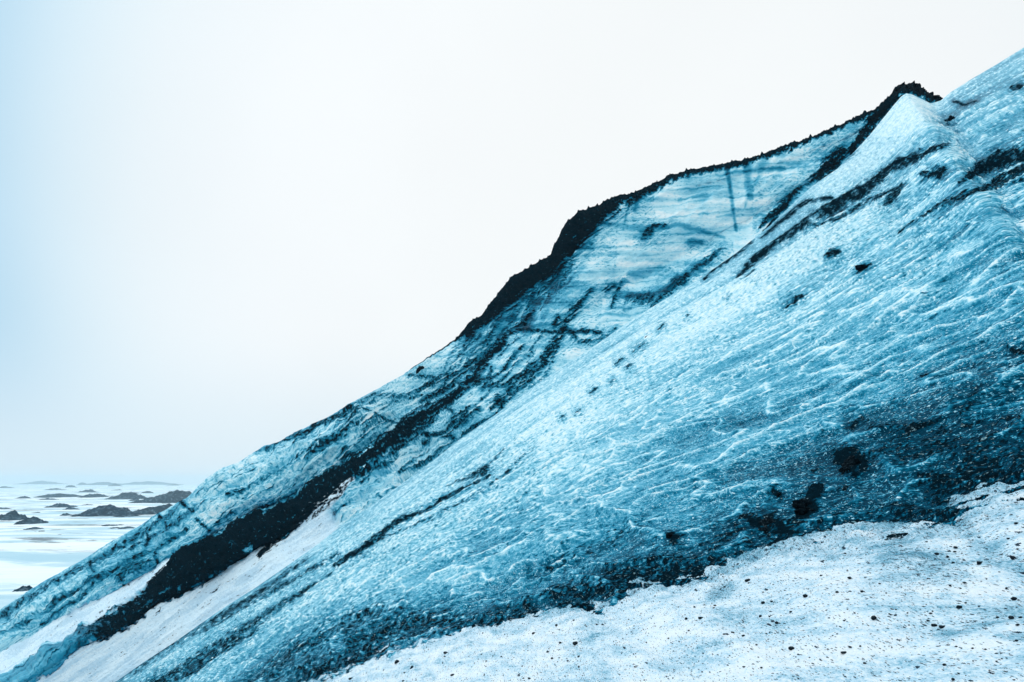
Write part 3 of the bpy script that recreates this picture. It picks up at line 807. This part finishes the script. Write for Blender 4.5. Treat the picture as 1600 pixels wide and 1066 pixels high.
FDm([(1330, 238), (1352, 212), (1368, 190), (1384, 172), (1398, 156)], (3, 9, 9), 1.1, .3)
FDm([(1345, 225), (1362, 205), (1378, 185)], (4, 10, 8), .8)
FDm([(1085, 425), (1110, 405), (1130, 390)], (3, 6, 2), .6)
FDm([(1040, 462), (1058, 445), (1075, 432)], (4, 6, 4), .75)
FDm([(1020, 480), (1042, 462)], (3, 5), .6)
FDm([(955, 480), (962, 458), (972, 440)], (1, 3, 1), .7, .4, jitH)
FDm([(945, 455), (958, 446)], 3, .7, .4, jitH)
for k in range(14):
    x = 975 + k * 4.2 + rng.normal() * 1.5
    FDm([(x, 474 + rng.normal() * 3), (x + 5, 462 + rng.normal() * 3)], (0.8, 1.8), .6, .4, jitH)
for k in range(60):       # many thin run-off streaks under the rim between 700 and 900
    x = rng.uniform(712, 905); y0 = np.interp(x, [700, 760, 820, 905], [540, 500, 450, 390]) + rng.uniform(0, 25)
    L = rng.uniform(25, 70)
    FDm([(x, y0), (x - L * .42, y0 + L)], (2.2, 0.6), rng.uniform(.15, .5), .6)
lowleft = sstep(-40, -240, cF)
ftone += lowleft * 0.04 * (1 - fsnow) - sstep(-100, -330, cF) * 0.34 * sstep(0, 4, wF - w3)
ftone += right * 0.14 + 0.03 + 0.16 * sstep(-260, -120, cF) * (1 - right)
fdirt = fdirt + fstain * 0.12 + perlin(fx / 2.5, fy / 2.5, 99) * 0.10 + fbm(cF / 8, wF / 2.2, 3, 158) * 0.6 * sstep(-0.05, 0.3, fdirt) * sstep(0.98, 0.8, fdirt)
pd, qd = fx * 0.76 + fy * 0.65, -fx * 0.65 + fy * 0.76
win = sstep(705, 745, fx) * sstep(935, 880, fx)
hang = np.exp(-np.clip(wF - wsil - thick * 0.9, 0, 400) / 34) * win
stk = fbm(pd / 4.5, qd / 55, 4, 191, 0.6)
ftone -= hang * (0.20 + 0.5 * stk)
fdirt = np.maximum(fdirt, -0.3 + hang * (0.42 + 1.1 * stk))
fan = sstep(150, 40, np.abs(cF - cw(770, 580)[0])) * sstep(0, 40, wF - wsil)
ftone += fan * stk * 0.45
fdirt += fan * (np.clip(stk, 0, 1) * 0.9 - 0.10)
fdirt -= 0.9 * sstep(0.10, 0.45, fbm(cF / 70, wF / 3.5, 4, 294)) * sstep(-60, 40, cF) * sstep(-4, 10, wF - wsil - thick)
ftone -= right * (ridge(hx / 26 + 0.1 * stk, (hy + hx * 0.06) / 1.5, 193) ** 7) * 0.20
lay = fbm(hx / 11, (hy + hx * 0.03) / 0.42, 4, 192, 0.6)
ftone += right * lay * 0.22
ftone -= strata * 0.22 * (1 - right)
ftone = ftone - dark * 1.0 - fstain * 0.20
# relief of the far faces
fr = ridge(cF / 90 + fbm(cF / 80, wF / 40, 2, 81) * .6, wF / 16, 82)
fdisp = (fbm(cF / 160, wF / 60, 3, 83) * 1.6 + fr ** 2 * 0.35) * (1 - 0.75 * right) + fbm(cF / 30, wF / 14, 4, 84) * 0.55 * (1 - .4 * right) + fbm(fx / 8, fy / 6, 3, 85) * 0.12
fdisp += np.clip(fdirt, 0, 1) * (0.08 + 0.4 * np.abs(fbm(fx / 9, fy / 9, 4, 86)) + 0.3 * np.abs(fbm(fx / 3.5, fy / 3.5, 3, 87)))
fdisp *= (1 - 0.7 * fsnow)
fdisp += fsnow * (0.15 + 0.16 * fbm(cF / 40, wF / 5, 4, 79))
# lumpy debris on the skyline
edge = np.exp(-((wF - wsil) / 5.0) ** 2)
tt = np.clip(1.0 - edge, 0.25, 1)
g = fdisp * tt
FP = FP + FN * g.reshape(FW.shape)[..., None]
lump = (np.abs(fbm(fc / 7, fc * 0 + 3.3, 3, 88)) ** 2 * 3.2 + np.abs(fbm(fc / 22, fc * 0 + 5.3, 4, 288)) * 1.1 + np.abs(fbm(fc / 40, fc * 0 + 1.3, 3, 89)) * 1.0) * np.interp(fc, [rim_c[0] - 30, rim_c[2], 2000], [0.15, 0.8, 0.8])
FP[..., 2] += (edge.reshape(FW.shape) * lump[:, None] * 0.45)
cr = FP[:, 0, :]
backs = []
for i in range(1, 31):
    k = i / 30
    qq = cr.copy()
    qq[:, 0] -= 16 * k
    qq[:, 1] += 50 * k
    qq[:, 2] -= 10 * k + (cr[:, 2] + 48) * (0.45 * k + 0.55 * k * k)
    rough_ = fbm(fc / 20, fc * 0 + i * 0.6, 3, 90) * 1.5 * min(1, k * 4)
    qq[:, 2] += rough_
    backs.append(qq)
backs = np.stack(backs[::-1], 1)
FPn = np.concatenate([backs, FP], 1)
def ext2(v):
    v = v.reshape(FW.shape)
    return np.concatenate([np.repeat(v[:, :1], 30, 1), v], 1)
# layer-following coordinates: level on the wall, down-slope on the ribs
lx = sA * (1 - right) + hx * right * 1.0
ly = sB * (1 - right) + hy * right * 1.6
LX = ext2(lx); LY = ext2(ly); LY[:, :30] += (np.arange(30)[None, :] - 30) * 1.5
fme = grid_mesh("glacier_ridge", FPn, {"tone": ext2(ftone), "dirt": ext2(fdirt), "snow": ext2(fsnow)}, (LX, LY))
link("glacier_ridge", fme, M_FAR, kind="structure")
FARP = FP.reshape(-1, 3)
def on_far(x, y):
    i = np.argmin((fx - x) ** 2 + (fy - y) ** 2)
    return Vector(FARP[i])

# ------------------------------------------------------------------ the plain far below
PLAIN_Z = CAMZ - 42.0
yy = np.geomspace(60, 9000, 420)
xx = np.linspace(-1.6, 1.6, 420)
Yp, Xp = np.meshgrid(yy, xx, indexing="ij")
Xp = Xp * Yp
Zp = PLAIN_Z + fbm(Xp / 160, Yp / 160, 4, 95) * 2.2 + fbm(Xp / 500, Yp / 700, 2, 96) * 2
Zp -= Zp.max(initial=PLAIN_Z + 3) - PLAIN_Z - 0
pme = grid_mesh("ground", np.stack([Xp, Yp, Zp], -1), {}, (Xp, Yp))
def plain_material():
    k = NT("snowy_outwash")
    uv = k.attr("lie").outputs["Vector"]
    n = k.noise(uv, 0.010, 5, 0.55, 0.6, 0.55, 1.6)
    n2 = k.noise(uv, 0.05, 4, 0.6, 0.3, 0.5, 1.5)
    m = k.math("ADD", n, k.math("MULTIPLY", k.math("SUBTRACT", n2, 0.5), 0.3))
    c = k.ramp(m, [(0.36, (0.36, 0.60, 0.72)), (0.46, (0.48, 0.69, 0.79)), (0.51, (0.76, 0.89, 0.96)), (0.7, (0.88, 0.95, 1.0))])
    r = k.step(k.noise(uv, 0.022, 7, 0.66, 0.2, 0.45, 1.1), 0.57, 0.61)
    sep = k.n("ShaderNodeSeparateXYZ"); k.l(uv, sep.inputs[0])
    far = k.step(sep.outputs[1], 420, 560)
    c = k.mix(k.math("MULTIPLY", k.math("MULTIPLY", r, far), 0.9), c, (0.015, 0.05, 0.075))
    k.l(c, k.b.inputs["Base Color"])
    k.b.inputs["Roughness"].default_value = 0.7
    return k.m
link("ground", pme, plain_material(), kind="structure")

def ground_hit(px_, py_):
    d = unproj(px_, py_, 1.0) - np.array([0, 0, CAMZ])
    s = (PLAIN_Z - 3.5 - CAMZ) / d[2]
    return np.array([0, 0, CAMZ]) + d * s

M_MOUND = rock_material("dark_moraine", 0.10, (0.0005, 0.016, 0.036), (0.002, 0.042, 0.080), 0.25)
def mound(px_, py_, wpx, hpx, seed, asp=0.6, skew=0.0):
    p = ground_hit(px_, py_)
    d = math.hypot(p[0], p[1])
    R = wpx / 2 * d / F
    H = hpx * d / F
    n, m = 46, 30
    th_ = np.linspace(0, 2 * np.pi, n)
    rr = np.linspace(0, 1, m)
    T, Rr = np.meshgrid(th_, rr, indexing="ij")
    rad = 1 + 0.5 * fbm(np.cos(T) * 2.0 + seed, np.sin(T) * 2.0, 4, 300)
    x = Rr * np.cos(T) * R * rad
    y = Rr * np.sin(T) * R * rad * asp * 1.6
    prof_ = (1 - Rr ** 1.3) ** 1.15
    z = H * prof_ * (1 + 0.6 * fbm(x / R * 2.2 + seed, y / R * 2.2, 4, 301)) + 0.22 * H * fbm(x / R * 6 + seed, y / R * 6, 3, 302) - 0.12 * H
    x = x + skew * R * prof_
    Pm = np.stack([x, y, z], -1)
    me_ = grid_mesh("moraine_mound", Pm, {})
    return me_, (p[0], p[1] + R * 0.3, p[2])
mounds = [
 # px, py(base), width, height, label
 (150, 806, 82, 15, "pointed dark mound with steep peak in the middle of the snowy plain", .3),
 (258, 786, 92, 18, "largest dark mound, rising beside the glacier ridge foot", .2),
 (236, 803, 86, 12, "low dark mound lying just below the largest mound", .3),
 (195, 780, 50, 9, "small rounded dark mound left of the largest mound", 0),
 (84, 777, 62, 5, "long low dark mound with a flat top far out on the plain", 0),
 (140, 778, 46, 6, "small dark mound touching the end of the long low mound", .1),
 (12, 813, 40, 11, "dark conical mound cut by the photo's left edge", 0),
 (44, 819, 38, 9, "small dark conical mound next to the one at the edge", 0),
 (88, 794, 40, 6, "low flat dark mound above the two small cones", .2),
 (155, 758, 52, 4, "pale hazy hill near the horizon, the middle one of the row", 0),
 (226, 757, 72, 4.5, "wide pale snow-topped hill near the horizon close to the ridge", 0),
 (60, 756, 46, 3.5, "pale hazy hill near the horizon, farthest from the ridge", 0),
 (170, 823, 38, 3, "thin flat dark gravel bank beneath the pointed mound", 0),
 (176, 828, 34, 3, "second thin flat dark gravel bank, just under the first", 0),
 (190, 828, 40, 4, "narrow slanted dark bank nearest the glacier ridge", .3),
 (35, 923, 24, 6, "small black bank against the foot of the glacier ridge", .2),
 (68, 845, 44, 2, "straight thin dark streak of gravel in the pale ice flat", 0),
 (88, 838, 24, 2, "short thin dark gravel streak above the straight one", .3),
 (50, 828, 26, 3, "dark flat gravel bank below the small conical mound", 0),
 (60, 833, 24, 2.5, "short dark gravel bank under the flat bank of the small cones", 0),
]
small = []
for k_ in range(34):
    yb = 757 + 62 * rng.random() ** 1.6
    small.append((rng.uniform(-60, 275), yb, rng.uniform(10, 34) * (0.5 + (yb - 750) / 90), rng.uniform(1.5, 4.0), "low dark patch of gravel sticking out of the snowy plain between the larger mounds", rng.uniform(-.3, .3)))
for i, (a, b, w_, h_, lab, sk) in enumerate(mounds + small):
    me_, loc = mound(a, b, w_, h_, 3.7 * i + 1, 0.75 if h_ > 4 else 0.9, sk)
    o = link("moraine_mound", me_, M_MOUND, label=lab, category="mound", group="dark mounds on the snowy plain" if i < len(mounds) else "low gravel patches on the snowy plain")
    o.location = loc

# ------------------------------------------------------------------ rocks, clods and pebbles
import bmesh
def stone_mesh(name, seed, sub=3, rough=0.28, flat_=0.7, spike=0.0):
    bm = bmesh.new()
    bmesh.ops.create_icosphere(bm, subdivisions=sub, radius=1)
    for v in bm.verts:
        c = v.co.copy()
        n = float(fbm(np.array([c.x * 1.1 + seed * 3.1 + c.z * 0.7]), np.array([c.y * 1.1 - c.z * 1.3 + seed]), 4, 400 + seed)[0])
        n2 = float(fbm(np.array([c.x * 4.1 + seed * 1.1 + c.z * 2.7]), np.array([c.y * 4.1 - c.z * 3.3 + seed]), 3, 430 + seed)[0])
        k = 1 + rough * n * 2.2 + rough * n2 * 0.8
        v.co = c * k
        v.co.z *= flat_
        if spike:
            v.co.z += spike * max(0, c.z) * (0.5 + n)
    me_ = bpy.data.meshes.new(name)
    bm.to_mesh(me_); bm.free()
    return me_
def facet(me_, k, seed):
    r = random.Random(seed)
    for _ in range(k):
        n = Vector((r.gauss(0, 1), r.gauss(0, 1), r.gauss(0, 1))).normalized()
        d = r.uniform(0.55, 0.85)
        for v in me_.vertices:
            s = v.co.dot(n) - d
            if s > 0:
                v.co -= n * s * 0.95
def place(name, me_, loc, size, rot, mat, lab, cat, grp=None):
    o = link(name, me_, mat, label=lab, category=cat)
    if grp: o["group"] = grp
    o.location = loc
    o.scale = size if hasattr(size, "__len__") else (size,) * 3
    o.rotation_euler = rot
    return o

# crown of black rock on the summit: one jagged outcrop
def outcrop(outline, D0, thick, base_drop, seed, name, lab):
    """solid crag: a ridge line through given heights, rounded front and back, lumpy"""
    cs = np.array([p[0] for p in outline], float); ht = np.array([p[1] for p in outline], float)
    n, m = 120, 60
    u = np.linspace(cs[0], cs[-1], n)
    top = np.interp(u, cs, ht)
    ph = np.linspace(-1, 1, m)
    U, PH = np.meshgrid(u, ph, indexing="ij")
    low = np.interp(u, base_drop[0], base_drop[1])
    Hh = top[:, None] + (low - top)[:, None] * np.abs(PH) ** 1.5
    DD = D0 + PH * thick
    Pp = unproj(U, Hh, DD)
    Pp[..., 0] += fbm(U / 7, PH * 3 + seed, 4, 501) * 0.5 * (1 - 0.6 * (1 - np.abs(PH)))
    Pp[..., 1] += fbm(U / 6, PH * 3 - seed, 3, 502) * 0.7
    Pp[..., 2] += fbm(U / 6, PH * 4 + seed, 3, 503) * 0.22
    org = Pp.reshape(-1, 3).mean(0)
    me_ = grid_mesh(name, Pp - org, {}, smooth=False)
    o = link(name, me_, M_ROCK, label=lab, category="rock")
    o.location = org
outcrop([(1384, 166), (1392, 150), (1396, 138), (1404, 133), (1411, 130), (1418, 132), (1422, 130), (1426, 128), (1431, 129), (1437, 134), (1443, 141), (1450, 144), (1457, 148), (1464, 149), (1471, 155), (1477, 166)],
        67.0, 2.6, ([1384, 1476], [182, 182]), 3, "rock_outcrop", "jagged black rock outcrop crowning the glacier's summit against the sky")

m0 = stone_mesh("boulder", 2, 4, 0.3, 0.8); facet(m0, 9, 3)
p = on_far(656, 580)
place("boulder", m0, p, (0.42, 0.4, 0.75), (0.3, 0.5, 0.4), M_ROCK, "lone upright black boulder standing on the pale ice ridge below the skyline", "boulder")

clods = [(1326, 716, .17, .10, "large ragged black clod of grit isolated high above the foot of the ice"),
         (1199, 812, .18, .10, "wide black clod of grit at the bottom of the slanting dirt streak"),
         (1252, 782, .13, .11, "narrow slanting black clod of grit right above the wide clod"),
         (1052, 841, .07, .05, "small black clod on clear ice above the dark foot of the slope"),
         (1214, 769, .045, .04, "tiny black clod on clear ice up from the wide clod"),
         (1446, 586, .07, .03, "small flat black clod in the middle of the blue right part of the ice"),
         (1016, 525, .28, .10, "elongated black clod at the pale upper edge of the ice slope"),
         (1034, 514, .16, .08, "little black clod above the elongated one at the slope's upper edge"),
         (1300, 398, .22, .10, "small black clod just under the long dirt band of the upper slope"),
         (1352, 421, .2, .08, "elongated black clod standing alone beneath the upper dirt bands"),
         (1488, 189, .28, .16, "black clod near the skyline on the upper shoulder of the ice")]
for i, (a, b, s, h, lab) in enumerate(clods):
    mm = stone_mesh("grit_clod", 10 + i, 4, 0.42, 1.0)
    pp = on_near(a, b)
    place("grit_clod", mm, pp - Vector((0, 0, h * 0.3)), (s * 0.75, s * 0.5, h * 0.65), (0.05, -0.45, 0.4 + i), M_ROCK, lab, "clod", "black clods of grit on the ice slope")

# pebbles on the snow
def on_snow(x, y):
    i = np.argmin((f1 - x) ** 2 + (f2 - y) ** 2)
    return Vector(SNOWP[i])
pmeshes = []
for i in range(6):
    mm = stone_mesh("pebble", 30 + i, 2, 0.25, 0.75); facet(mm, 6, i + 40)
    pmeshes.append(mm)
marked = [(1237, 1015, 5, "large round pebble alone low in the snow, bottom centre of the snow field"), (1365, 968, 5.5, "large dark pebble on clean snow in the middle of the snow field"),
          (1259, 933, 4.5, "dark pebble on clean snow below the dark foot of the ice"), (1192, 943, 4, "round pebble on bare snow under the bulge of the snow edge"),
          (1214, 975, 3.5, "small pebble below the round one on bare snow"), (1168, 908, 4.5, "pebble resting right at the ragged edge between snow and ice"),
          (1460, 978, 4.5, "pebble of a close pair, the one touching the stained snow"), (1472, 981, 4, "second pebble of the close pair on stained snow"),
          (1580, 967, 5, "pebble on dirty blue snow at the photo's right edge"), (1586, 937, 5, "flat dark pebble above the one at the right edge"),
          (621, 1036, 5, "dark pebble at the lower left end of the snow strip"), (644, 1044, 4, "pebble beside the darkest one at the snow strip's lower left end"),
          (899, 1007, 4.5, "slanted pebble in the centre of the narrow snow strip"), (870, 978, 3, "small pebble near the snow's upper edge in the strip"),
          (1308, 926, 3, "small flat pebble between two larger pebbles on clean snow"), (1584, 873, 5, "pebble above the dirty corner of the snow at right"),
          (1529, 882, 5, "wide flat pebble in the dirty right part of the snow"), (1500, 950, 5, "broad dark pebble above the close pair")]
for i, (a, b, r, lab) in enumerate(marked):
    p = on_snow(a, b)
    s = 0.82 * r * p.y / F
    place("pebble", pmeshes[i % 6], p + Vector((0, 0, s * 0.25)), (s * 1.15, s, s), (0, 0, i * 1.3), M_PEB, lab, "pebble", "dark pebbles on the snow")
cnt = 0
while cnt < 240:
    a = rng.uniform(500, 1600); b = rng.uniform(750, 1066)
    c_, w_ = cw(a, b)
    e = w_ - at_c(R_BASE, np.array([c_]))[0]
    if e < 8: continue
    dens = 0.25 + 0.75 * math.exp(-e / 60) + (0.5 if a > 1350 else 0)
    if rng.random() > dens: continue
    p = on_snow(a, b)
    r = float(np.clip(rng.lognormal(0.35, 0.42), 0.8, 3.2))
    s = r * p.y / F
    place("pebble", pmeshes[cnt % 6], p + Vector((0, 0, s * 0.2)), (s * rng.uniform(1, 1.5), s, s * .8), (0, 0, float(rng.uniform(0, 6))), M_PEB,
          "tiny dark pebble strewn over the speckled foreground snow", "pebble", "tiny pebbles strewn over the snow")
    cnt += 1

# ------------------------------------------------------------------ haze
hz = bpy.data.meshes.new("haze")
bm = bmesh.new()
bmesh.ops.create_cube(bm, size=1)
bm.to_mesh(hz); bm.free()
mh = bpy.data.materials.new("haze"); mh.use_nodes = True
mt = mh.node_tree; mt.nodes.clear()
mo = mt.nodes.new("ShaderNodeOutputMaterial")
mv = mt.nodes.new("ShaderNodeVolumePrincipled")
mv.inputs["Color"].default_value = (0.72, 0.91, 1.0, 1)
mv.inputs["Density"].default_value = 0.00011
mv.inputs["Anisotropy"].default_value = 0.75
mt.links.new(mv.outputs[0], mo.inputs["Volume"])
h = link("haze", hz, mh, kind="stuff")
h.location = (0, 4700, -40)
h.scale = (30000, 9600, 200)
